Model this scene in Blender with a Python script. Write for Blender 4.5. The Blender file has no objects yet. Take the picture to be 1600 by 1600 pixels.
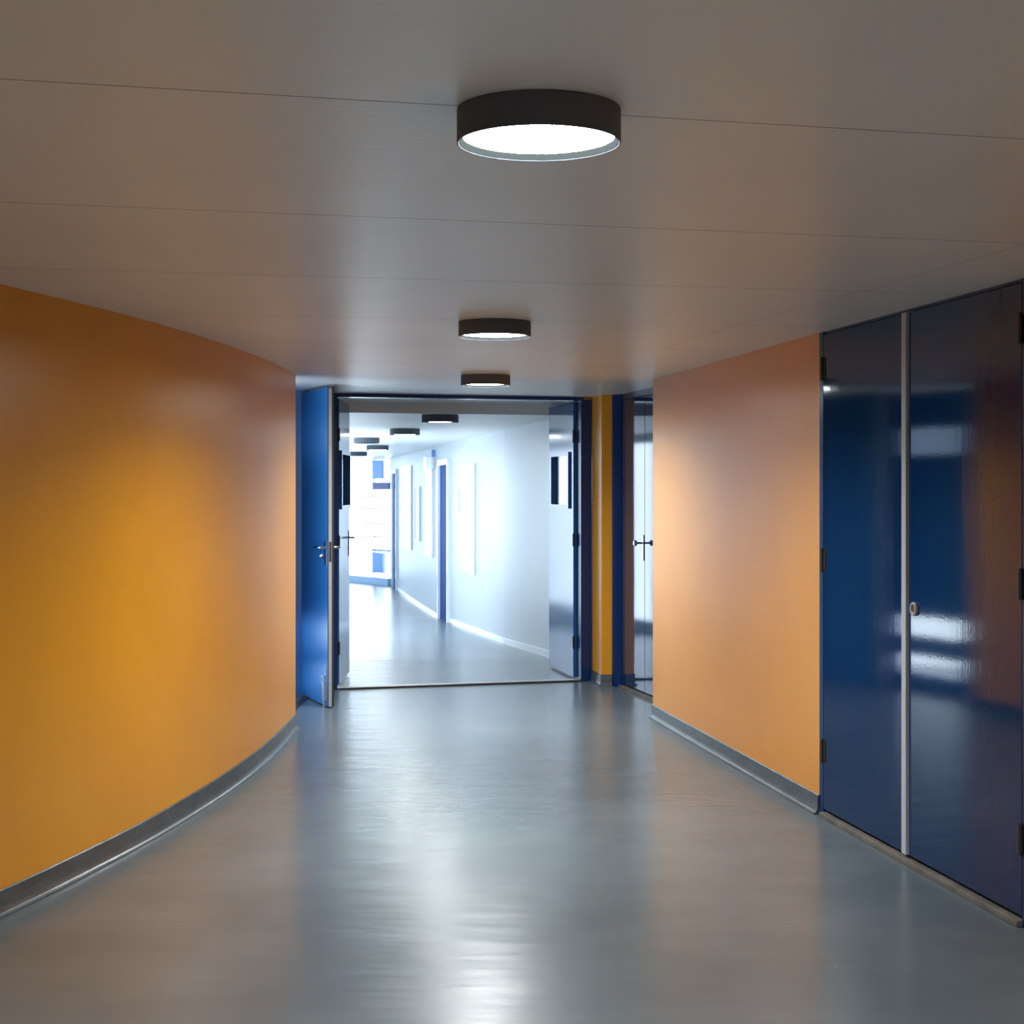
import bpy, bmesh, math, random
from mathutils import Vector, Matrix

random.seed(4)
S = bpy.context.scene
COL = S.collection
PI = math.pi

# ------------------------------------------------------------------ camera, daylight, exposure
EYE = 1.524
CEIL = 2.26
cam_d = bpy.data.cameras.new('camera')
cam = bpy.data.objects.new('camera', cam_d)
COL.objects.link(cam)
cam.location = (0, 0, EYE)
cam.rotation_euler = (PI / 2, 0, 0)
cam_d.sensor_width = 36
cam_d.sensor_fit = 'HORIZONTAL'
cam_d.lens = 54.0
cam_d.shift_y = -35 / 1600
cam_d.clip_start = 0.05
cam_d.clip_end = 200
S.camera = cam

DAY = 9.0            # radiance of the overcast sky outside the windows
LAMP = 90.0          # radiance of a lit lamp diffuser
LAMP_W = 41.0        # power of the downward beam of each lit lamp
S.view_settings.view_transform = 'Standard'
S.view_settings.look = 'None'
S.view_settings.exposure = 0.0
S.view_settings.gamma = 1.0
S.view_settings.use_curve_mapping = False
world = bpy.data.worlds.new('world')
S.world = world
world.use_nodes = True
bg = world.node_tree.nodes['Background']
bg.inputs['Color'].default_value = (0.75, 0.875, 1.0, 1)
bg.inputs['Strength'].default_value = DAY
S.cycles.use_denoising = True
S.cycles.max_bounces = 12
S.cycles.diffuse_bounces = 6
S.cycles.glossy_bounces = 5
S.cycles.transparent_max_bounces = 12
S.cycles.sample_clamp_indirect = 6.0
S.cycles.caustics_reflective = True


def portal(a, b, z0, z1, side):
    """a daylight portal that fills a window opening between plan points a and b"""
    d = bpy.data.lights.new('daylight_portal', 'AREA')
    d.shape = 'RECTANGLE'
    L = math.dist(a, b)
    d.size, d.size_y = L, z1 - z0
    d.cycles.is_portal = True
    o = bpy.data.objects.new('daylight_portal', d)
    COL.objects.link(o)
    ux, uy = (b[0] - a[0]) / L, (b[1] - a[1]) / L
    n = Vector((-uy, ux, 0)) * side          # direction into the room
    x = Vector((ux, uy, 0))
    zax = -n
    y = zax.cross(x)
    m = Matrix((x, y, zax)).transposed().to_4x4()
    m.translation = Vector(((a[0] + b[0]) / 2, (a[1] + b[1]) / 2, (z0 + z1) / 2)) - n * 0.06
    o.matrix_world = m
    return o


# ------------------------------------------------------------------ materials
def new_mat(name):
    m = bpy.data.materials.new(name)
    m.use_nodes = True
    nt = m.node_tree
    return m, nt, nt.nodes['Principled BSDF']


def add_bump(nt, p, layers, coat=False):
    """layers: (scale vector, detail, distance) noise heights added up into one bump"""
    tc = nt.nodes.new('ShaderNodeTexCoord')
    total = None
    for sc, det, dist in layers:
        mp = nt.nodes.new('ShaderNodeMapping')
        mp.inputs['Scale'].default_value = sc
        nt.links.new(tc.outputs['Object'], mp.inputs['Vector'])
        nz = nt.nodes.new('ShaderNodeTexNoise')
        nz.inputs['Scale'].default_value = 1.0
        nz.inputs['Detail'].default_value = det
        nt.links.new(mp.outputs['Vector'], nz.inputs['Vector'])
        ml = nt.nodes.new('ShaderNodeMath')
        ml.operation = 'MULTIPLY'
        ml.inputs[1].default_value = dist
        nt.links.new(nz.outputs['Fac'], ml.inputs[0])
        if total is None:
            total = ml
        else:
            ad = nt.nodes.new('ShaderNodeMath')
            ad.operation = 'ADD'
            nt.links.new(total.outputs[0], ad.inputs[0])
            nt.links.new(ml.outputs[0], ad.inputs[1])
            total = ad
    b = nt.nodes.new('ShaderNodeBump')
    b.inputs['Strength'].default_value = 1.0
    b.inputs['Distance'].default_value = 1.0
    nt.links.new(total.outputs[0], b.inputs['Height'])
    nt.links.new(b.outputs['Normal'], p.inputs['Normal'])
    return tc


def vary(nt, p, tc, c0, c1, scale, detail=3.0, lo=0.35, hi=0.65):
    mp = nt.nodes.new('ShaderNodeMapping')
    mp.inputs['Scale'].default_value = scale
    nt.links.new(tc.outputs['Object'], mp.inputs['Vector'])
    nz = nt.nodes.new('ShaderNodeTexNoise')
    nz.inputs['Scale'].default_value = 1.0
    nz.inputs['Detail'].default_value = detail
    nt.links.new(mp.outputs['Vector'], nz.inputs['Vector'])
    r = nt.nodes.new('ShaderNodeValToRGB')
    r.color_ramp.elements[0].position = lo
    r.color_ramp.elements[1].position = hi
    r.color_ramp.elements[0].color = (*c0, 1)
    r.color_ramp.elements[1].color = (*c1, 1)
    nt.links.new(nz.outputs['Fac'], r.inputs['Fac'])
    nt.links.new(r.outputs['Color'], p.inputs['Base Color'])


def paint(name, c, rough, spec=0.5, layers=None, c2=None, vscale=(2, 2, 2), coat=0.0, metallic=0.0):
    m, nt, p = new_mat(name)
    p.inputs['Base Color'].default_value = (*c, 1)
    p.inputs['Roughness'].default_value = rough
    p.inputs['Specular IOR Level'].default_value = spec
    p.inputs['Metallic'].default_value = metallic
    p.inputs['Coat Weight'].default_value = coat
    tc = None
    if layers:
        tc = add_bump(nt, p, layers)
    if c2:
        if tc is None:
            tc = nt.nodes.new('ShaderNodeTexCoord')
        vary(nt, p, tc, c, c2, vscale)
    return m


M = {}
M['orange'] = paint('orange_wall_paint', (0.72, 0.30, 0.010), 0.34, 0.8,
                    [((160, 160, 160), 2, 0.0005), ((45, 45, 45), 2, 0.0007)], (0.68, 0.28, 0.009))
M['ceiling'] = paint('ceiling_paint', (0.80, 0.80, 0.76), 0.38, 0.5,
                     [((3, 40, 3), 2, 0.0007), ((120, 120, 120), 1, 0.0002)], (0.77, 0.765, 0.725), (1.2, 1.2, 1.2))
M['seam'] = paint('ceiling_seam', (0.16, 0.14, 0.12), 0.8)
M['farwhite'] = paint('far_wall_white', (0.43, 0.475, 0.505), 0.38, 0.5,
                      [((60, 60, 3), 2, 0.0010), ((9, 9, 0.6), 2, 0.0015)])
M['white'] = paint('white_gloss', (0.82, 0.84, 0.86), 0.16, 0.5)
M['blue'] = paint('dark_blue_gloss', (0.004, 0.026, 0.090), 0.06, 0.5,
                  [((140, 140, 110), 2, 0.00007), ((60, 60, 2.5), 3, 0.00006), ((5, 5, 0.8), 2, 0.0005)],
                  (0.0037, 0.024, 0.084), (12, 12, 1.0))
M['leafblue'] = paint('mid_blue_gloss', (0.028, 0.165, 0.42), 0.40, 0.5,
                      [((50, 50, 2), 2, 0.0003)])
M['fardoor'] = paint('navy_door_paint', (0.003, 0.045, 0.20), 0.6, 0.1)
M['frameblue'] = paint('frame_blue', (0.004, 0.024, 0.105), 0.25, 0.5)
M['grey'] = paint('grey_skirting_resin', (0.075, 0.087, 0.097), 0.28, 0.5,
                  [((30, 30, 30), 3, 0.0008)], (0.05, 0.058, 0.066), (6, 6, 25))
M['steel'] = paint('brushed_steel', (0.40, 0.41, 0.42), 0.35, 0.5, [((3, 3, 200), 1, 0.0001)], metallic=0.35)
M['chrome'] = paint('chrome', (0.75, 0.76, 0.78), 0.12, 0.5, metallic=1.0)
M['brass'] = paint('worn_brass', (0.50, 0.27, 0.08), 0.35, 0.5, metallic=1.0)
M['iron'] = paint('dark_hinge_iron', (0.03, 0.026, 0.022), 0.45, 0.5)
M['rubber'] = paint('black_seal', (0.012, 0.012, 0.013), 0.6)
M['strip'] = paint('pale_grey_strip', (0.50, 0.53, 0.58), 0.4)
M['sill'] = paint('worn_threshold', (0.17, 0.155, 0.135), 0.6, 0.5, [((20, 20, 20), 3, 0.001)],
                  (0.10, 0.095, 0.085), (8, 8, 8))
M['shade'] = paint('charcoal_lamp_shade', (0.10, 0.112, 0.135), 0.62, 0.35)
M['reflector'] = paint('dim_reflector', (0.006, 0.0068, 0.007), 0.8, 0.0)
M['panelblue'] = paint('vent_flap_blue', (0.16, 0.32, 0.62), 0.4)
M['purple'] = paint('dusky_violet_panel', (0.06, 0.06, 0.20), 0.4)
M['barsgrey'] = paint('grey_glazing_bar', (0.12, 0.13, 0.15), 0.6)
M['plinth'] = paint('pale_blue_plinth', (0.34, 0.50, 0.68), 0.4)

# floor: satin poured resin, slightly wavy
m, nt, p = new_mat('grey_resin_floor')
p.inputs['Roughness'].default_value = 0.26
p.inputs['Specular IOR Level'].default_value = 0.5
tc = add_bump(nt, p, [((2.2, 3.6, 1), 1.5, 0.0030), ((2.6, 9, 1), 4, 0.0020), ((190, 190, 1), 1, 0.00009)])
vary(nt, p, tc, (0.095, 0.120, 0.138), (0.122, 0.147, 0.165), (1.6, 1.6, 1), 4)
M['floor'] = m

# window glass: a thin pane, clear or tinted
def glass(name, c):
    m, nt, p = new_mat(name)
    nt.nodes.remove(p)
    tr = nt.nodes.new('ShaderNodeBsdfTransparent')
    tr.inputs['Color'].default_value = (*c, 1)
    gl = nt.nodes.new('ShaderNodeBsdfGlossy')
    gl.inputs['Roughness'].default_value = 0.02
    lw = nt.nodes.new('ShaderNodeLayerWeight')
    lw.inputs['Blend'].default_value = 0.5
    pw = nt.nodes.new('ShaderNodeMath')
    pw.operation = 'POWER'
    pw.inputs[1].default_value = 5.0
    nt.links.new(lw.outputs['Facing'], pw.inputs[0])
    fr = nt.nodes.new('ShaderNodeMath')
    fr.operation = 'MULTIPLY_ADD'
    fr.inputs[1].default_value = 0.85
    fr.inputs[2].default_value = 0.04
    nt.links.new(pw.outputs[0], fr.inputs[0])
    mx = nt.nodes.new('ShaderNodeMixShader')
    nt.links.new(fr.outputs[0], mx.inputs[0])
    nt.links.new(tr.outputs[0], mx.inputs[1])
    nt.links.new(gl.outputs[0], mx.inputs[2])
    nt.links.new(mx.outputs[0], nt.nodes['Material Output'].inputs['Surface'])
    return m


M['glass'] = glass('clear_glass', (0.95, 0.97, 0.98))
M['tinted'] = glass('tinted_glass', (0.52, 0.56, 0.60))      # two faces: about 0.3 passes
M['smoked'] = glass('smoked_glass', (0.34, 0.38, 0.43))
M['pale'] = glass('pale_glass', (0.88, 0.90, 0.92))


def glow(name, col, strength):
    m, nt, p = new_mat(name)
    nt.nodes.remove(p)
    e = nt.nodes.new('ShaderNodeEmission')
    e.inputs['Color'].default_value = (*col, 1)
    e.inputs['Strength'].default_value = strength
    nt.links.new(e.outputs[0], nt.nodes['Material Output'].inputs['Surface'])
    return m


M['lit'] = glow('lit_diffuser', (0.94, 1.0, 1.0), LAMP)
M['unlit'] = paint('unlit_diffuser', (0.35, 0.37, 0.38), 0.5)


# ------------------------------------------------------------------ mesh helpers
def B():
    return bmesh.new()


def box(bm, x0, x1, y0, y1, z0, z1, mat=None):
    vs = [bm.verts.new((x, y, z)) for z in (z0, z1) for y in (y0, y1) for x in (x0, x1)]
    if mat is not None:
        for v in vs:
            v.co = mat @ v.co
    for f in ((0, 2, 3, 1), (4, 5, 7, 6), (0, 1, 5, 4), (2, 6, 7, 3), (0, 4, 6, 2), (1, 3, 7, 5)):
        bm.faces.new([vs[i] for i in f])
    return bm


def prism(bm, pts, z0, z1):
    lo = [bm.verts.new((x, y, z0)) for x, y in pts]
    hi = [bm.verts.new((x, y, z1)) for x, y in pts]
    bm.faces.new(lo[::-1])
    bm.faces.new(hi)
    n = len(pts)
    for i in range(n):
        bm.faces.new((lo[i], lo[(i + 1) % n], hi[(i + 1) % n], hi[i]))
    return bm


def cyl(bm, p0, p1, r0, r1=None, seg=20, caps=True):
    r1 = r0 if r1 is None else r1
    p0, p1 = Vector(p0), Vector(p1)
    d = (p1 - p0).normalized()
    a = d.orthogonal().normalized()
    b = d.cross(a)
    A, C = [], []
    for i in range(seg):
        t = 2 * PI * i / seg
        e = a * math.cos(t) + b * math.sin(t)
        A.append(bm.verts.new(p0 + e * r0))
        C.append(bm.verts.new(p1 + e * r1))
    for i in range(seg):
        j = (i + 1) % seg
        bm.faces.new((A[i], A[j], C[j], C[i]))
    if caps:
        bm.faces.new(A[::-1])
        bm.faces.new(C)
    return bm


def lathe(bm, prof, seg=64, axis_o=(0, 0, 0), rot=None):
    """closed profile of (radius, height) turned about z"""
    rings = []
    for i in range(seg):
        t = 2 * PI * i / seg
        ring = []
        for r, zz in prof:
            v = Vector((r * math.cos(t), r * math.sin(t), zz))
            if rot is not None:
                v = rot @ v
            ring.append(bm.verts.new(v + Vector(axis_o)))
        rings.append(ring)
    n = len(prof)
    for i in range(seg):
        A, C = rings[i], rings[(i + 1) % seg]
        for k in range(n):
            l = (k + 1) % n
            bm.faces.new((A[k], C[k], C[l], A[l]))
    return bm


def tube(bm, pts, r, seg=12):
    pts = [Vector(q) for q in pts]
    rings = []
    for i, q in enumerate(pts):
        d = (pts[min(i + 1, len(pts) - 1)] - pts[max(i - 1, 0)]).normalized()
        a = d.cross(Vector((0, 0, 1)))
        a = a.normalized() if a.length > 1e-4 else Vector((1, 0, 0))
        b = d.cross(a)
        rr = r[i] if isinstance(r, (list, tuple)) else r
        rings.append([bm.verts.new(q + (a * math.cos(2 * PI * k / seg) + b * math.sin(2 * PI * k / seg)) * rr) for k in range(seg)])
    for A, C in zip(rings, rings[1:]):
        for k in range(seg):
            l = (k + 1) % seg
            bm.faces.new((A[k], A[l], C[l], C[k]))
    bm.faces.new(rings[0][::-1])
    bm.faces.new(rings[-1])
    return bm


def sweep(bm, path, prof, closed_prof=True):
    """profile (offset to the right-hand normal, height) swept along a plan polyline of (x, y, z)"""
    rows = []
    n = len(path)
    for i, q in enumerate(path):
        a, c = path[max(i - 1, 0)], path[min(i + 1, n - 1)]
        d = Vector((c[0] - a[0], c[1] - a[1], 0)).normalized()
        nn = Vector((d.y, -d.x, 0))
        rows.append([bm.verts.new(Vector((q[0], q[1], q[2] if len(q) > 2 else 0)) + nn * o + Vector((0, 0, h))) for o, h in prof])
    k = len(prof)
    for R0, R1 in zip(rows, rows[1:]):
        for i in range(k if closed_prof else k - 1):
            j = (i + 1) % k
            bm.faces.new((R0[i], R1[i], R1[j], R0[j]))
    if closed_prof:
        bm.faces.new(rows[0])
        bm.faces.new(rows[-1][::-1])
    return bm


def obj(name, bm, mat, parent=None, bevel=0.0, smooth=False):
    bmesh.ops.recalc_face_normals(bm, faces=bm.faces[:])
    me = bpy.data.meshes.new(name)
    bm.to_mesh(me)
    bm.free()
    me.materials.append(M[mat] if isinstance(mat, str) else mat)
    if smooth:
        for f in me.polygons:
            f.use_smooth = True
        me.set_sharp_from_angle(angle=math.radians(35))
    o = bpy.data.objects.new(name, me)
    COL.objects.link(o)
    if parent is not None:
        o.parent = parent
    if bevel:
        md = o.modifiers.new('bevel', 'BEVEL')
        md.width = bevel
        md.segments = 2
        md.limit_method = 'ANGLE'
    return o


def tag(o, label=None, cat=None, group=None, kind=None):
    if label:
        o['label'] = label
    if cat:
        o['category'] = cat
    if group:
        o['group'] = group
    if kind:
        o['kind'] = kind
    return o


def empty(name, loc=(0, 0, 0), rz=0.0):
    o = bpy.data.objects.new(name, None)
    COL.objects.link(o)
    o.empty_display_size = 0.1
    o.location = loc
    o.rotation_euler = (0, 0, rz)
    return o


def struct(name, bm, mat, label, cat, **k):
    return tag(obj(name, bm, mat, **k), label, cat, kind='structure')


def bez(p0, p1, p2, n):
    return [tuple((1 - t) ** 2 * a + 2 * t * (1 - t) * b + t * t * c for a, b, c in zip(p0, p1, p2)) for t in [i / n for i in range(n + 1)]]


def spline(P, per=6):
    out = []
    for i in range(len(P) - 1):
        p0, p1, p2, p3 = P[max(i - 1, 0)], P[i], P[i + 1], P[min(i + 2, len(P) - 1)]
        for k in range(per):
            t = k / per
            out.append(tuple(0.5 * (2 * b + (c - a) * t + (2 * a - 5 * b + 4 * c - d) * t * t + (3 * b - a - 3 * c + d) * t ** 3)
                             for a, b, c, d in zip(p0, p1, p2, p3)))
    out.append(P[-1])
    return out


# ------------------------------------------------------------------ plan of the corridor
LEFT = spline([(-6.4, -6.0), (-4.85, -3.0), (-3.55, 0.0), (-2.82, 2.2), (-2.13, 4.3), (-1.835, 5.49), (-1.70, 6.1),
               (-1.57, 6.8), (-1.45, 7.8), (-1.392, 8.75), (-1.382, 9.81)], 6)
RIGHT_FAR = [(0.64, 12.30), (0.316, 14.1), (-0.08, 16.2), (-0.73, 20.6), (-1.17, 23.6), (-1.83, 27.4), (-2.45, 31.3)]
LEFT_FAR = [(-1.44, 11.74), (-1.62, 12.9), (-1.93, 14.2), (-2.38, 16.4), (-3.02, 20.6), (-3.52, 23.8), (-4.25, 27.6), (-4.95, 31.4), (-5.20, 34.9)]
FCEIL = 2.166
RAMP0, RAMP1, ZLOW = 13.9, 23.6, -0.43


def floor_z(y):
    return ZLOW * min(1.0, max(0.0, (y - RAMP0) / (RAMP1 - RAMP0)))


def left_far_at(y):
    for (x0, y0), (x1, y1) in zip(LEFT_FAR, LEFT_FAR[1:]):
        if y <= y1:
            break
    return x0 + (x1 - x0) * (y - y0) / (y1 - y0) - 0.1


def left_near(y):
    if y > 9.2:
        return -2.86
    for (x0, y0), (x1, y1) in zip(LEFT, LEFT[1:]):
        if y <= y1:
            break
    return x0 + (x1 - x0) * (y - y0) / (y1 - y0) - 0.14


# floor: level in the near corridor, a gentle ramp down beyond the double doors
bm = B()
ys = [-6.4, -4, -2, 0, 1, 2, 3, 4, 4.7, 5.4, 6, 6.8, 7.6, 8.4, 9.19, 9.21, 12.0, RAMP0 - 0.15, RAMP0 + 0.15, 17, 20, RAMP1 - 0.2, RAMP1 + 0.2, 27.6, 31.4, 34.9]
rows = []
for y in ys:
    rows.append([bm.verts.new((x, y, floor_z(y))) for x in ((left_near(y), 4.5) if y < 13 else (min(-1.4, left_far_at(y)), 1.2 - (y - 12) * 0.13))])
for a, c in zip(rows, rows[1:]):
    bm.faces.new((a[0], a[1], c[1], c[0]))
struct('floor', bm, 'floor', 'glossy blue-grey poured floor running through the corridor', 'floor')

# ceiling of panels with open joints, a fascia down to the lower far ceiling
FA, FB = (-1.7, 12.72), (1.2, 13.47)              # line of the drop


def on_line(x, a, b):
    return a[1] + (b[1] - a[1]) * (x - a[0]) / (b[0] - a[0])


bm = B()
XL, XR = -2.86, 4.5
seams = [(-6.4, 0.0), (-4.8, 0.25), (-3.3, 0.25), (-1.9, 0.25), (-0.6, 0.25), (0.6, 0.25), (1.75, 0.24), (2.97, 0.237), (4.235, 0.232), (5.44, 0.205),
         (6.675, 0.17), (7.9, 0.17), (9.1, 0.19), (10.35, 0.22), (11.6, 0.245), (13.16, 0.2586)]
SM = {round(s[0], 3): s[1] for s in seams}
GAP = 0.004
# a lengthwise joint on the right side, parallel to the cupboard wall
LJ = [(-6.4, 1.92), (3.2, 1.72), (4.93, 1.49), (6.54, 1.09), (8.0, 0.78)]


def seam_pt(s, x, g):
    return (x, s[0] + s[1] * x + g, CEIL)


for s0, s1 in zip(seams, seams[1:]):
    last = s1[0] == 13.16
    g0, g1 = GAP / 2, (-GAP / 2 if not last else 0)

    def lx(s):
        x = -2.0
        for _ in range(12):
            x = left_near(s[0] + s[1] * x)
        if 9.0 <= s[0]:
            x = -2.86
        return x - (0.02 if s[0] < 9 else 0)
    xl0, xl1 = lx(s0), lx(s1)

    def quad(xa, xb, xc, xd):
        bm.faces.new([bm.verts.new(q) for q in (seam_pt(s0, xa, g0), seam_pt(s0, xb, g0), seam_pt(s1, xc, g1), seam_pt(s1, xd, g1))])
    if s1[0] < 8.1:
        def jx(y):
            for (ya, xa), (yb, xb) in zip(LJ, LJ[1:]):
                if ya <= y <= yb:
                    return xa + (xb - xa) * (y - ya) / (yb - ya)
            return LJ[-1][1]
        xa0, xa1 = jx(s0[0] + s0[1] * 1.4), jx(s1[0] + s1[1] * 1.2)
        quad(xl0, xa0 - 0.001, xa1 - 0.001, xl1)
        quad(xa0 + 0.001, XR, XR, xa1 + 0.001)
    else:
        quad(xl0, XR, XR, xl1)
# fascia and lower ceiling
e = seams[-1]
v = [bm.verts.new(q) for q in ((XL, e[0] + e[1] * XL, CEIL), (XR, e[0] + e[1] * XR, CEIL), (XR, e[0] + e[1] * XR, FCEIL), (XL, e[0] + e[1] * XL, FCEIL))]
bm.faces.new(v)
w = [bm.verts.new((x, y, FCEIL)) for x, y in ([(left_far_at(y), y) for y in (16.4, 20.6, 23.8, 27.6, 31.4, 34.9)] + [(-5.0, 35.0), (-2.3, 31.35), (XR, 31.35)])]
bm.faces.new([v[3]] + w + [v[2]])
c_near = struct('ceiling', bm, 'ceiling', 'beige-grey panelled ceiling stepping down beyond the doorway', 'ceiling')
bm = B()
prism(bm, [(left_near(y) - 0.02, y) for y in (-5.9, -4, -2, 0, 1, 2, 3, 4, 5, 6, 7, 8, 8.8)] + [(-2.86, 9.1), (-2.86, 14.5), (XR, 14.5), (XR, -5.9)], CEIL + 0.006, CEIL + 0.2)
tag(obj('deck', bm, 'seam', c_near), 'dark void above the ceiling joints')

# curved orange wall on the left
outer = [(x - 0.13, y) for x, y in LEFT]
bm = B()
prism(bm, LEFT + outer[::-1], 0, CEIL)
struct('wall_left', bm, 'orange', 'curved orange wall on the left of the corridor', 'wall', smooth=True)

COVE = [(-0.02, 0.0), (0.030, 0.0), (0.030, 0.004), (0.020, 0.009), (0.012, 0.018), (0.009, 0.032), (0.008, 0.088), (0.004, 0.092), (-0.02, 0.092)]
bm = B()
sweep(bm, LEFT, COVE)
struct('baseboard_left', bm, 'grey', 'grey coved skirting along the curved orange wall', 'skirting', smooth=True)

# right wall: orange-yellow panel beside the cupboard, then on beyond the cupboard towards the camera side
RA, RB = (0.94, 10.25), (1.443, 7.21)
bm = B()
prism(bm, [RA, RB, (1.80, 7.27), (1.80, 10.45), (1.16, 10.36)], 0, CEIL)
struct('wall_right', bm, 'orange', 'straight yellow-orange wall panel between the blue cupboards', 'wall')
bm = B()
sweep(bm, [RB, RA], [(-o, h) for o, h in COVE])
o = struct('baseboard_right', bm, 'grey', 'grey coved skirting under the yellow-orange wall panel', 'skirting', smooth=True)

CU = Vector((0.177, -0.984)).normalized()         # run of the cupboard front, towards the camera


def cup_pt(s, d=0.0):
    """plan point on the cupboard front; d > 0 steps out into the corridor"""
    n = Vector((-0.984, -0.177)).normalized()
    q = Vector(RB) + CU * s + n * d
    return (q.x, q.y)


e0 = cup_pt(1.95)
bm = B()
prism(bm, [e0, (2.12, 3.5), (2.44, 1.4), (2.65, -6.2), (3.0, -6.2), (2.9, 1.4), (2.6, 3.6), (e0[0] + 0.5, e0[1] + 0.1)], 0, CEIL)
struct('wall_right_near', bm, 'orange', 'orange wall running on from the big blue cupboard', 'wall')
bm = B()
box(bm, -7, 3.2, -6.3, -6.1, 0, CEIL)
struct('wall_back', bm, 'orange', 'orange wall closing the corridor behind the viewpoint', 'wall')

# ------------------------------------------------------------------ big blue cupboard on the right
root = empty('utility_cupboard', (RB[0], RB[1], 0), math.atan2(CU.y, CU.x))
# local axes: x along the front towards the camera, y = left-hand normal (into the wall is +y here), corridor is -y
tag(root, 'big dark-blue gloss double-door cupboard filling the right wall in front of the yellow panel', 'cupboard')
SGN = 1.0   # corridor side is -y locally


def cbox(bm, s0, s1, d0, d1, z0, z1):
    return box(bm, s0, s1, -d1, -d0, z0, z1)


bm = B()
cbox(bm, 0.0, 0.046, -0.12, 0.0, 0, CEIL)
cbox(bm, 1.890, 1.95, -0.12, 0.0, 0, CEIL)
cbox(bm, 0.046, 1.890, -0.12, -0.006, CEIL - 0.011, CEIL)
obj('frame', bm, 'frameblue', root)
bm = B()
cbox(bm, 0.0, 1.95, -0.5, -0.12, 0, CEIL)
obj('body', bm, 'rubber', root)
bm = B()
cbox(bm, 0.046, 1.890, -0.12, 0.022, 0, 0.022)
tag(obj('threshold', bm, 'sill', root, bevel=0.003), 'worn grey-brown threshold strip')


def leaf(s0, s1, hinge_s, hs):
    bm = B()
    cbox(bm, s0, s1, -0.045, 0.0, 0.036, CEIL - 0.015)
    d = obj('door', bm, 'blue', root, bevel=0.002)
    for zc in (2.087, 1.195, 0.305):
        bm = B()
        a = hinge_s
        cyl(bm, (a, -0.006, zc - 0.05), (a, -0.006, zc + 0.05), 0.009)
        cyl(bm, (a, -0.006, zc + 0.05), (a, -0.006, zc + 0.055), 0.006)
        cyl(bm, (a, -0.006, zc - 0.055), (a, -0.006, zc - 0.05), 0.006)
        cbox(bm, min(a, a + hs * 0.030), max(a, a + hs * 0.030), 0.0, 0.003, zc - 0.05, zc + 0.05)
        obj('hinge', bm, 'iron', d)
    return d


d1 = leaf(0.050, 0.927, 0.047, 1)
d2 = leaf(0.974, 1.885, 1.887, -1)
bm = B()
cbox(bm, 0.927, 0.969, -0.045, 0.012, 0.036, CEIL - 0.014)
tag(obj('cover_strip', bm, 'strip', root, bevel=0.002), 'pale grey strip covering the joint of the doors')
bm = B()
R = Matrix.Rotation(PI / 2, 3, 'X')               # lathe axis z -> -y (out into the corridor)
lathe(bm, [(0.0185, 0.0), (0.0265, 0.0), (0.0275, 0.003), (0.0275, 0.009), (0.0255, 0.012), (0.0205, 0.012), (0.0185, 0.009)], 40, (1.032, 0, 1.043), R)
k = obj('lock_ring', bm, 'strip', d2, smooth=True)
bm = B()
cyl(bm, (1.032, -0.0005, 1.043), (1.032, -0.004, 1.043), 0.0183, seg=32)
box(bm, 1.0305, 1.0335, -0.006, -0.003, 1.034, 1.052)
obj('keyhole', bm, 'brass', d2)

# ------------------------------------------------------------------ recessed blue closet at the far right, column and doorway
CA, CB_ = Vector((0.845, 11.83)), Vector((1.205, 10.33))
cu = (CB_ - CA).normalized()
root = empty('closet', (CA.x, CA.y, 0), math.atan2(cu.y, cu.x))
tag(root, 'narrow blue double-door closet recessed beyond the yellow panel, with a round knob', 'cupboard')
bm = B()
box(bm, -0.02, 1.55, 0.05, 0.4, 0, CEIL)
obj('body', bm, 'rubber', root)
bm = B()
box(bm, 0.0, 1.5, 0.0, 0.05, CEIL - 0.045, CEIL)
prism(bm, [(-0.105, 0.06), (-0.105, -0.056), (-0.002, -0.004), (-0.002, 0.06)], 0, CEIL)
obj('frame', bm, 'frameblue', root)
bm = B()
box(bm, 0.0, 1.5, -0.03, 0.05, 0, 0.02)
tag(obj('threshold', bm, 'sill', root), 'grey threshold strip')
for s0, s1 in ((0.003, 0.550), (0.556, 1.10)):
    bm = B()
    box(bm, s0, s1, 0.002, 0.045, 0.03, CEIL - 0.05)
    d = obj('door', bm, 'blue', root, bevel=0.002)
    if s0 < 0.1:
        kn = B()
        lathe(kn, [(0.0001, 0.075), (0.016, 0.074), (0.022, 0.069), (0.022, 0.058), (0.016, 0.052), (0.008, 0.048), (0.007, 0.004), (0.0001, 0.004)],
              32, (0.522, 0.002, 1.13), R)
        obj('knob', kn, 'chrome', d, smooth=True)
        kp = B()
        box(kp, 0.508, 0.537, -0.004, 0.003, 1.00, 1.19)
        obj('knob_plate', kp, 'chrome', d, bevel=0.003)

# orange column between closet and doorway
bm = B()
prism(bm, [(0.638, 12.20), (0.694, 11.90), (0.766, 11.905), (0.87, 11.93), (0.9, 12.35), (0.66, 12.35)], 0, CEIL)
struct('wall_right_column', bm, 'orange', 'narrow orange wall return between the doorway and the recessed closet', 'wall')
bm = B()
sweep(bm, [(0.774, 11.906), (0.694, 11.90), (0.638, 12.19)], [(-o, h) for o, h in COVE])
struct('baseboard_column', bm, 'grey', 'grey skirting round the narrow orange return', 'skirting', smooth=True)

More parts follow.
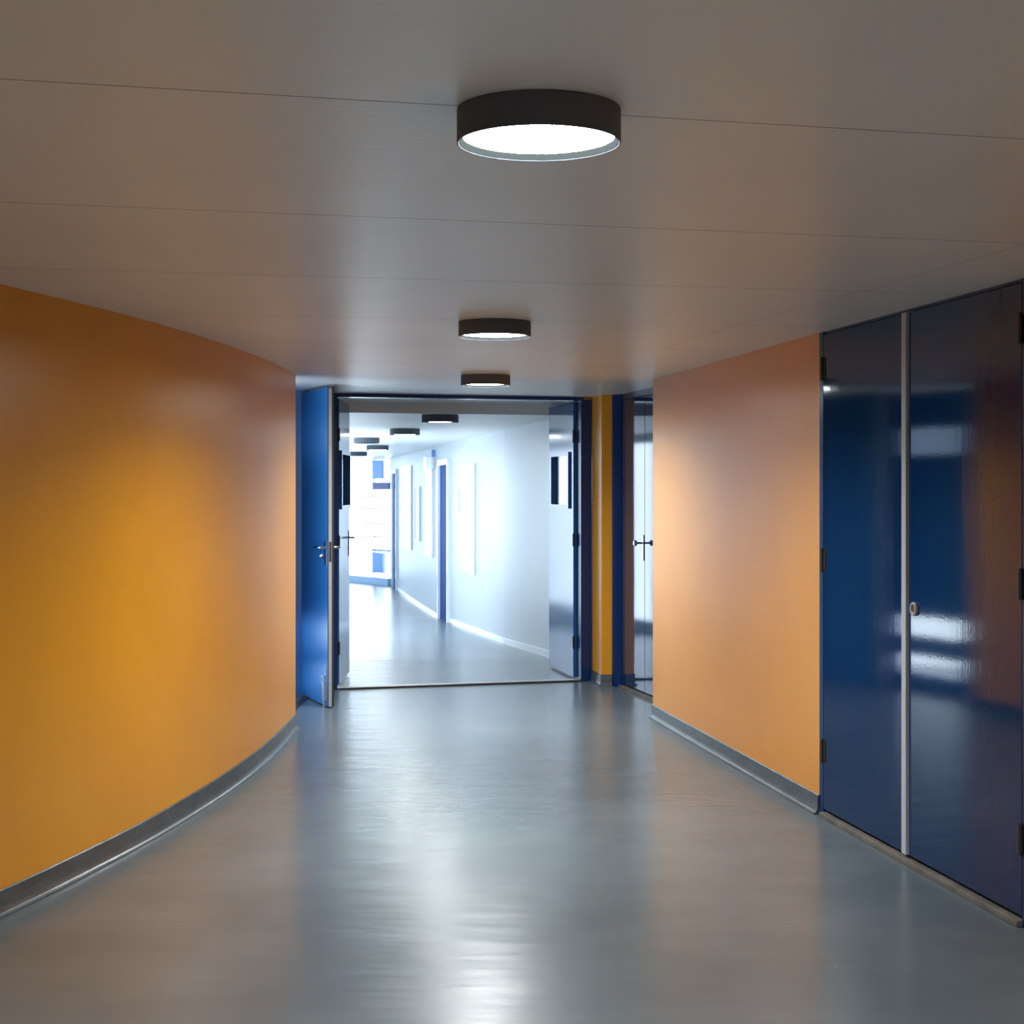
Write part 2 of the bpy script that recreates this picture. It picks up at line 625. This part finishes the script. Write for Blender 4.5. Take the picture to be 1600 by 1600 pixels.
# double doorway
DL, DR = Vector((-1.331, 11.70)), Vector((0.548, 12.20))
du = (DR - DL).normalized()
DW = (DR - DL).length
root = empty('door_1', (DL.x, DL.y, 0), math.atan2(du.y, du.x))
tag(root, 'blue double doorway with both leaves swung open into the bright corridor', 'doorway', kind='structure')
bm = B()
box(bm, -0.045, 0.0, 0, 0.12, 0, CEIL)
box(bm, DW, DW + 0.088, 0, 0.12, 0, CEIL)
box(bm, 0, DW, 0, 0.12, CEIL - 0.029, CEIL)
obj('frame', bm, 'frameblue', root)
bm = B()
box(bm, 0, DW, 0.0, 0.085, 0, 0.014)
tag(obj('threshold', bm, 'steel', root, bevel=0.003), 'bright metal threshold')
bm = B()
box(bm, 0, DW, -0.012, 0.0, 0, 0.012)
tag(obj('threshold_edge', bm, 'rubber', root), 'dark front edge of the threshold')
bm = B()
box(bm, DW + 0.02, DW + 0.085, -0.012, 0.004, CEIL - 0.022, CEIL - 0.004)
tag(obj('frame_bracket', bm, 'brass', root), 'small brass bracket at the top corner')


def open_leaf(hx, hy, fx, fy, side, win, handle):
    """leaf from hinge (hx, hy) to free edge (fx, fy); side = +1 when the body lies to the left of that direction"""
    L = math.dist((hx, hy), (fx, fy))
    a = math.atan2(fy - hy, fx - hx)
    t = 0.045
    inv = root.matrix_basis.inverted()
    mw = Matrix.Translation((hx, hy, 0)) @ Matrix.Rotation(a, 4, 'Z')
    loc = inv @ mw
    w0, w1, z0, z1 = win
    y0, y1 = (0, t) if side > 0 else (-t, 0)
    bm = B()
    zt = CEIL - 0.034
    box(bm, 0, w0, y0, y1, 0.018, zt)
    box(bm, w1, L, y0, y1, 0.018, zt)
    box(bm, w0, w1, y0, y1, 0.018, z0)
    box(bm, w0, w1, y0, y1, z1, zt)
    d = obj('door_leaf', bm, 'leafgloss', root)
    d.matrix_local = loc
    bm = B()
    f0 = -0.016 if side > 0 else 0.016
    fa, fb = min(f0, 0.0), max(f0, 0.0)
    for (xa, xb, za, zb) in ((w0 - 0.03, w0, z0 - 0.03, z1 + 0.03), (w1, w1 + 0.03, z0 - 0.03, z1 + 0.03),
                             (w0, w1, z0 - 0.03, z0), (w0, w1, z1, z1 + 0.03)):
        box(bm, xa, xb, fa, fb, za, zb)
    obj('window_bead', bm, 'leafgloss', d)
    bm = B()
    ym = (y0 + y1) / 2
    box(bm, w0, w1, ym - 0.003, ym + 0.003, z0, z1)
    obj('window_pane', bm, 'glass', d)
    for zc in (0.3, 1.12, 1.95):
        bm = B()
        cyl(bm, (-0.006, y0 if side > 0 else y1, zc - 0.05), (-0.006, y0 if side > 0 else y1, zc + 0.05), 0.008)
        obj('hinge', bm, 'iron', d)
    if handle:
        n = -1 if side > 0 else 1
        yb = y0 if side > 0 else y1
        bm = B()
        box(bm, L - 0.085, L - 0.05, min(yb, yb + n * 0.006), max(yb, yb + n * 0.006), 0.98, 1.19)
        obj('handle_plate', bm, 'chrome', d, bevel=0.002)
        bm = B()
        tube(bm, [(L - 0.067, yb, 1.13), (L - 0.067, yb + n * 0.045, 1.13), (L - 0.075, yb + n * 0.052, 1.13), (L - 0.10, yb + n * 0.054, 1.13),
                  (L - 0.19, yb + n * 0.054, 1.127)], [0.009, 0.009, 0.009, 0.009, 0.007])
        obj('lever_handle', bm, 'chrome', d, smooth=True)
    return d


M['leafgloss'] = paint('blue_door_gloss', (0.020, 0.085, 0.24), 0.13, 0.5, [((40, 40, 2), 2, 0.0003)])
open_leaf(-1.335, 11.86, -1.344, 12.70, 1, (0.10, 0.74, 1.40, 1.80), True)
open_leaf(0.492, 12.325, 0.318, 13.17, -1, (0.14, 0.72, 1.40, 1.80), False)

# ------------------------------------------------------------------ side entrance in the left niche with its open leaf
bm = B()
prism(bm, [(-1.60, 11.37), (-1.515, 11.37), (-1.372, 11.68), (-1.372, 11.80), (-1.60, 11.80)], 0, CEIL)
tag(struct('trim_1', bm, 'leafblue', 'dark blue jamb between the side entrance and the doorway', 'jamb'))
SX = -1.75
bm = B()
# the lobby: a shallow glazed end with three slots, a deeper bay added for its side window
slots = [(0.10, 0.25), (0.39, 0.55), (1.79, 2.00)]
box(bm, SX - 0.1, SX, 10.30, 10.40, 0, CEIL)
box(bm, SX - 0.1, SX, 11.30, 11.6, 0, CEIL)
zs = [0] + [z for s in slots for z in s] + [CEIL]
for i in range(0, len(zs), 2):
    box(bm, SX - 0.1, SX, 10.40, 11.30, zs[i], zs[i + 1])
box(bm, -2.7, SX - 0.1, 10.30, 10.40, 0, CEIL)
box(bm, -2.8, -2.7, 9.52, 10.40, 0, CEIL)
box(bm, -2.7, -1.50, 9.58, 9.68, 0, 0.35)
box(bm, -2.7, -1.50, 9.58, 9.68, 2.1, CEIL)
box(bm, -1.60, -1.50, 9.58, 9.68, 0.35, 2.1)
box(bm, SX - 0.1, -1.57, 11.372, 11.48, 0, CEIL)
struct('wall_lobby', bm, 'leafblue', 'blue inner wall of the side entrance behind the orange wall', 'wall')
for i, (z0, z1) in enumerate(slots):
    bm = B()
    box(bm, SX - 0.06, SX - 0.05, 10.40, 11.30, z0, z1)
    struct('window_%d' % (20 + i), bm, 'smoked' if i == 2 else 'glass', ('lowest', 'middle', 'highest and darkest')[i] + ' narrow glazed slot in the side entrance wall', 'window')
    portal((SX - 0.1, 11.30), (SX - 0.1, 10.40), z0, z1, 1)
bm = B()  # unseen window, added to throw more daylight on the open leaf
box(bm, -2.7, -1.60, 9.625, 9.635, 0.35, 2.1)
struct('window_23', bm, 'glass', 'unseen side window of the entrance lobby, added to light the open blue leaf', 'window')
portal((-2.7, 9.58), (-1.60, 9.58), 0.35, 2.1, 1)
bm = B()
box(bm, -1.53, -1.495, 9.815, 11.36, 0, 0.008)
tag(struct('trim_2', bm, 'iron', 'dark threshold line of the side entrance', 'threshold'))

hx, hy = -1.557, 11.36
v = Vector((0.273, -0.66)).normalized()
LL = 0.714
root = empty('door_2', (hx, hy, 0), math.atan2(v.y, v.x))
tag(root, 'blue door leaf standing ajar with steel edge and lever handle', 'door', kind='structure')
# local x along the leaf to its free edge, -y is the visible face (towards the orange wall)
bm = B()
box(bm, 0.0, LL - 0.002, 0.0, 0.045, 0.012, CEIL - 0.02)
lf = obj('door_leaf', bm, 'leafblue', root, bevel=0.0015)
bm = B()
box(bm, LL - 0.002, LL + 0.003, 0.006, 0.029, 0.012, CEIL - 0.03)
obj('steel_edge', bm, 'steel', root)
bm = B()
box(bm, LL - 0.002, LL + 0.002, 0.0, 0.006, 0.012, CEIL - 0.02)
box(bm, LL - 0.002, LL + 0.002, 0.029, 0.045, 0.012, CEIL - 0.02)
obj('edge_seal', bm, 'rubber', root)
bm = B()
for zc in (0.17, 0.5, 0.84, 1.30, 1.55, 1.85):
    cyl(bm, (LL + 0.002, 0.0175, zc), (LL + 0.0042, 0.0175, zc), 0.003, seg=10)
box(bm, LL + 0.002, LL + 0.0038, 0.009, 0.026, 1.02, 1.16)
tag(obj('lock_plate', bm, 'iron', root), 'dark lock plate and screws on the steel edge')
bm = B()
box(bm, LL - 0.060, LL - 0.024, -0.008, 0.0, 0.995, 1.165)
obj('handle_plate', bm, 'chrome', lf, bevel=0.002)
for n, y0 in ((-1, 0.0), (1, 0.045)):
    bm = B()
    tube(bm, [(LL - 0.042, y0, 1.12), (LL - 0.042, y0 + n * 0.045, 1.12), (LL - 0.05, y0 + n * 0.053, 1.12), (LL - 0.075, y0 + n * 0.055, 1.12),
              (LL - 0.16, y0 + n * 0.055, 1.117)], [0.010, 0.010, 0.010, 0.010, 0.008])
    obj('lever_handle', bm, 'chrome', lf, smooth=True)
bm = B()
cyl(bm, (LL - 0.042, 0.0, 1.055), (LL - 0.042, -0.026, 1.055), 0.013)
obj('lock_cylinder', bm, 'iron', lf)
bm = B()
bmesh.ops.create_uvsphere(bm, u_segments=20, v_segments=12, radius=0.0165, matrix=Matrix.Translation((LL - 0.042, -0.036, 1.062)))
obj('turn_knob', bm, 'chrome', lf, smooth=True)
bm = B()
box(bm, LL - 0.07, LL - 0.035, -0.02, 0.0, 0.05, 0.17)
box(bm, LL - 0.075, LL - 0.03, -0.026, 0.0, 0.17, 0.178)
cyl(bm, (LL - 0.053, -0.012, 0.178), (LL - 0.053, -0.012, 0.215), 0.006)
box(bm, LL - 0.075, LL - 0.03, -0.026, 0.0, 0.215, 0.222)
cyl(bm, (LL - 0.053, -0.012, 0.0), (LL - 0.053, -0.012, 0.05), 0.007)
cyl(bm, (LL - 0.03, -0.006, 0.222), (LL - 0.03, -0.006, 0.285), 0.003)
obj('foot_bolt', bm, 'steel', lf)

# ------------------------------------------------------------------ bright corridor beyond the doorway
T = 0.16
bm = B()
outer = [(x + T, y + 0.03) for x, y in RIGHT_FAR]
prism(bm, RIGHT_FAR + outer[::-1], -0.6, FCEIL + 0.12)
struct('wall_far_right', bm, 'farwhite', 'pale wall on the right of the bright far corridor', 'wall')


def far_at(y):
    for (x0, y0), (x1, y1) in zip(RIGHT_FAR, RIGHT_FAR[1:]):
        if y0 <= y <= y1:
            return x0 + (x1 - x0) * (y - y0) / (y1 - y0)


ysamp = [12.42, 13.2, 13.75, 14.1, 15, 16.2, 18, 19.5, 20.6, 21.53]
bm = B()
sweep(bm, [(far_at(y), y, floor_z(y)) for y in ysamp], [(-o, h) for o, h in ((-0.02, 0), (0.014, 0), (0.014, 0.06), (-0.02, 0.06))])
struct('baseboard_far', bm, 'white', 'white skirting between the doorway and the first far blue door', 'skirting')
ysamp = [22.86, 23.4, 23.8, 25, 27.4, 29.82]
bm = B()
sweep(bm, [(far_at(y), y, floor_z(y)) for y in ysamp], [(-o, h) for o, h in ((-0.02, 0), (0.014, 0), (0.014, 0.06), (-0.02, 0.06))])
struct('baseboard_far_end', bm, 'white', 'white skirting between the two far blue doors', 'skirting')


def wall_frame(name, y0, y1):
    """an Empty on the far right wall at y0 (near end); x runs away along the wall, -> corridor is +y"""
    a = Vector((far_at(y0), y0))
    b = Vector((far_at(y1), y1))
    d = b - a
    r = empty(name, (a.x, a.y, floor_z((y0 + y1) / 2)), math.atan2(d.y, d.x))
    return r, d.length


def panel(y0, y1, z0, z1, label, cat, name, group=None, prot=0.03, mat='white', frame=True, muntins=()):
    r, L = wall_frame(name, y0, y1)
    base = r.location.z
    r.location.z = z0
    tag(r, label, cat, group)
    bm = B()
    box(bm, 0.02, L - 0.02, 0.0, prot * 0.7, 0.02, z1 - z0 - 0.02)
    obj('board', bm, mat, r)
    if frame:
        bm = B()
        h = z1 - z0
        for q in ((0, 0.02, 0, h), (L - 0.02, L, 0, h), (0.02, L - 0.02, 0, 0.02), (0.02, L - 0.02, h - 0.02, h)):
            box(bm, q[0], q[1], 0.0, prot, q[2], q[3])
        obj('frame', bm, 'white', r)
    if muntins:
        bm = B()
        for z in muntins:
            box(bm, 0.02, L - 0.02, 0.0, prot * 0.85, z - z0 - 0.012, z - z0 + 0.012)
        obj('rail', bm, 'strip', r)
    return r


panel(18.60, 19.72, 0.49, 1.84, 'large white wall board, first one beyond the open doorway', 'board', 'wall_board', 'white boards on the far corridor wall')
panel(23.92, 24.94, 0.47, 1.85, 'tall white wall board just beyond the first far blue door', 'board', 'wall_board', 'white boards on the far corridor wall')
panel(25.67, 26.34, 0.66, 1.58, 'smaller pale wall board between the tall board and the railed panel', 'board', 'wall_board', 'white boards on the far corridor wall', mat='farwhite')
panel(26.95, 29.21, 0.46, 1.95, 'wide white panel with thin cross rails near the far end of the corridor', 'board', 'wall_panel', muntins=(0.66, 0.93, 1.22))
panel(20.41, 20.83, 1.19, 1.55, 'small white notice plate between the first white board and the blue door', 'sign', 'notice_plate', frame=False, prot=0.025)

for i, (y0, y1, z1, lab) in enumerate(((21.57, 22.82, 1.88, 'dark blue door with white frame on the far corridor wall'),
                                      (29.86, 30.69, 1.84, 'last narrow blue door before the end window of the corridor'))):
    r, L = wall_frame('door_%d' % (3 + i), y0, y1)
    z0 = r.location.z
    tag(r, lab, 'door', kind='structure')
    h = z1 - z0
    bm = B()
    box(bm, 0, L, 0.0, 0.012, -0.05, h)
    obj('door_leaf', bm, 'fardoor', r)
    bm = B()
    box(bm, -0.06, 0, 0, 0.05, -0.05, h + 0.08)
    box(bm, L, L + 0.06, 0, 0.05, -0.05, h + 0.08)
    box(bm, 0, L, 0, 0.05, h, h + 0.08)
    obj('frame', bm, 'white', r)

# emergency light on a dark bracket under the far ceiling
r, L = wall_frame('emergency_light', 23.72, 24.30)
tag(r, 'white emergency light fitting on a dark bracket high on the far wall', 'lamp')
r.location.z = 1.84
bm = B()
prism(bm, [(0.02, 0.0), (0.02, 0.05), (0.10, 0.13), (0.40, 0.13), (0.40, 0.0)], 0.0, 0.20)
obj('housing', bm, 'white', r, bevel=0.01)
bm = B()
box(bm, -0.02, 0.06, 0.0, 0.05, 0.19, 0.30)
tag(obj('bracket', bm, 'panelblue', r), 'blue-grey bracket')

# glazed left wall of the far corridor
bm = B()
prism(bm, LEFT_FAR[:4] + [(-2.6, 16.4), (-2.3, 14.2), (-1.95, 12.9), (-1.62, 11.80)], -0.6, FCEIL + 0.12)
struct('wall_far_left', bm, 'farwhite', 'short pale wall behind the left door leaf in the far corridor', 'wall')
WN = 2
for i, (a, b) in enumerate(zip(LEFT_FAR[3:], LEFT_FAR[4:])):
    L = math.dist(a, b)
    ang = math.atan2(b[1] - a[1], b[0] - a[0])
    z0 = min(floor_z(a[1]), floor_z(b[1]))
    r = empty('window_%d' % WN, (a[0], a[1], z0), ang)
    WN += 1
    tag(r, 'tall glazed bay along the left of the bright far corridor', 'window', 'glazed bays of the far corridor', kind='structure')
    h = FCEIL - z0
    bm = B()
    box(bm, 0, L, 0, 0.10, -0.2, 0.30)
    box(bm, 0, L, 0, 0.10, h - 0.10, h + 0.1)
    n = max(2, round(L / 1.1))
    for k in range(n + 1):
        x = L * k / n
        box(bm, x - 0.03, x + 0.03, 0, 0.10, 0.30, h - 0.10)
    obj('window_frame', bm, 'farwhite', r)
    bm = B()
    box(bm, 0, L, 0.045, 0.053, 0.30, h - 0.10)
    obj('window_glass', bm, 'pale' if i == 0 else 'tinted', r)
    portal(b, a, z0 + 0.30, FCEIL - 0.10, 1)

# end window wall
EA = Vector((-2.45, 31.3))
eu = Vector((-0.586, 0.811)).normalized()
LE = 4.5
r = empty('window_1', (EA.x, EA.y, ZLOW), math.atan2(eu.y, eu.x))
tag(r, 'bright gridded end window with blue vent flaps closing the far corridor', 'window', kind='structure')
# local x leftwards along the wall, corridor is +y
H = FCEIL - ZLOW


def zz(v):
    return v - ZLOW


bm = B()
for x0, x1 in ((-0.05, 0.03), (0.715, 0.745), (LE - 0.1, LE)):
    box(bm, x0, x1, -0.06, 0.02, 0, H + 0.1)
box(bm, -0.05, LE, -0.06, 0.02, H - 0.02, H + 0.1)
box(bm, 0.03, 0.715, -0.05, 0.02, zz(1.70), zz(1.735))
box(bm, 0.28, 0.30, -0.05, 0.02, zz(1.735), H)
obj('window_frame', bm, 'white', r)
bm = B()
for x in (0.19, 0.37, 0.55, 0.87, 1.05):
    box(bm, x - 0.006, x + 0.006, -0.012, 0.0, zz(0.30), zz(1.5))
for z in (0.55, 0.82, 1.13, 1.38):
    box(bm, 0.03, 1.10, -0.03, 0.0, zz(z) - 0.007, zz(z) + 0.007)
obj('glazing_bars', bm, 'barsgrey', r)
bm = B()
box(bm, 0.03, LE - 0.1, -0.045, -0.037, zz(-0.28), H - 0.02)
obj('window_glass', bm, 'glass', r)
bm = B()
box(bm, 0.31, 0.715, -0.03, 0.03, zz(1.75), zz(2.13))
tag(obj('vent_flap', bm, 'panelblue', r), 'upper pale blue vent flap')
bm = B()
box(bm, 0.31, 0.715, -0.03, 0.03, zz(-0.19), zz(0.22))
tag(obj('vent_flap', bm, 'panelblue', r), 'lower pale blue vent flap')
bm = B()
box(bm, 0.055, 0.69, -0.03, 0.04, zz(1.53), zz(1.67))
tag(obj('spandrel', bm, 'purple', r), 'dusky violet cross panel')
bm = B()
box(bm, 0.05, 0.715, -0.03, 0.05, zz(0.255), zz(0.29))
tag(obj('shelf', bm, 'panelblue', r), 'thin blue sill above the lower flap')
bm = B()
box(bm, 0.0, LE, -0.06, 0.10, -0.05, zz(-0.29))
tag(obj('plinth', bm, 'plinth', r), 'pale blue plinth under the window')
pa = EA
pb = EA + eu * (LE - 0.1)
portal((pa.x, pa.y), (pb.x, pb.y), -0.28, FCEIL - 0.02, 1)
bm = B()
q = EA + eu * LE
prism(bm, [(q.x + 0.02, q.y), (-5.1, 34.7), (-5.4, 35.2), (q.x, q.y + 0.4)], -0.6, FCEIL + 0.1)
struct('wall_far_end', bm, 'farwhite', 'pale pier between the end window and the side glazing', 'wall')


# ------------------------------------------------------------------ round ceiling lamps
def make_lamp():
    root = empty('ceiling_lamp')
    R0, HH = 0.159, 0.0655
    bm = B()
    lathe(bm, [(0.0001, 0.0), (R0 - 0.0015, 0.0), (R0, -0.0015), (R0, -HH + 0.001), (R0 - 0.001, -HH), (R0 - 0.003, -HH), (R0 - 0.004, -HH + 0.001),
               (R0 - 0.004, -0.006), (0.0001, -0.006)], 96)
    obj('lamp_shade', bm, 'shade', root, smooth=True)
    bm = B()
    lathe(bm, [(R0 - 0.0042, -HH + 0.0015), (R0 - 0.0055, -HH + 0.0015), (R0 - 0.0120, -HH + 0.0135), (R0 - 0.0042, -HH + 0.0135)], 96)
    obj('reflector_ring', bm, 'reflector', root, smooth=True)
    bm = B()
    rr = R0 - 0.0110
    c = bm.verts.new((0, 0, -HH + 0.013))
    ring = [bm.verts.new((rr * math.cos(2 * PI * k / 48), rr * math.sin(2 * PI * k / 48), -HH + 0.013)) for k in range(48)]
    for k in range(48):
        bm.faces.new((c, ring[(k + 1) % 48], ring[k]))
    obj('diffuser', bm, 'lit', root)
    ld = bpy.data.lights.new('lamp_beam', 'AREA')
    ld.shape = 'DISK'
    ld.size = 2 * rr
    ld.energy = LAMP_W
    ld.color = (0.95, 1.0, 1.0)
    ld.spread = math.radians(150)
    lo = bpy.data.objects.new('lamp_beam', ld)
    COL.objects.link(lo)
    lo.location = (0, 0, -HH + 0.012)
    lo.parent = root
    return root


def copy_tree(o, parent=None):
    c = o.copy()
    COL.objects.link(c)
    if parent is not None:
        c.parent = parent
    for ch in [x for x in o.children]:
        copy_tree(ch, c)
    return c


LAMPS = [(0.052, 2.98, CEIL, 1, 'black drum ceiling lamp, the largest, above the middle of the near corridor'),
         (-0.076, 6.75, CEIL, 1, 'black drum ceiling lamp second in line, midway to the doorway'),
         (-0.171, 9.91, CEIL, 1, 'black drum ceiling lamp just in front of the dark door header'),
         (-0.62, 13.24, FCEIL, 1, 'black drum ceiling lamp first beyond the doorway, under the lower ceiling'),
         (-1.133, 16.24, FCEIL, 1, 'black drum ceiling lamp second beyond the doorway, to its lower left'),
         (-1.805, 19.08, FCEIL, 0, 'unlit black drum ceiling lamp beyond the doorway, above the last lit one'),
         (-1.96, 22.4, FCEIL, 1, 'smallest lit black drum ceiling lamp, over the bright end of the far corridor'),
         (-2.64, 26.3, FCEIL, 0, 'farthest unlit black drum ceiling lamp, beside the left door leaf'),
         (0.30, -0.35, CEIL, 1, 'black drum ceiling lamp behind the viewpoint'),
         (0.0, -3.6, CEIL, 1, 'black drum ceiling lamp at the back of the corridor')]
DROP = {3: -0.003, 4: -0.006, 6: -0.009}         # how low the diffuser sits in its shade
proto = make_lamp()
for i, (x, y, z, lit, lab) in enumerate(LAMPS):
    o = proto if i == 0 else copy_tree(proto)
    o.location = (x, y, z)
    tag(o, lab, 'ceiling lamp', 'round black ceiling lamps')
    for ch in list(o.children):
        if ch.name.startswith('lamp_beam') and not lit:
            bpy.data.objects.remove(ch)
        elif ch.name.startswith('diffuser'):
            if not lit:
                ch.data = ch.data.copy()
                ch.data.materials[0] = M['unlit']
            ch.location = (0, 0, DROP.get(i, 0.0 if lit else 0.008))
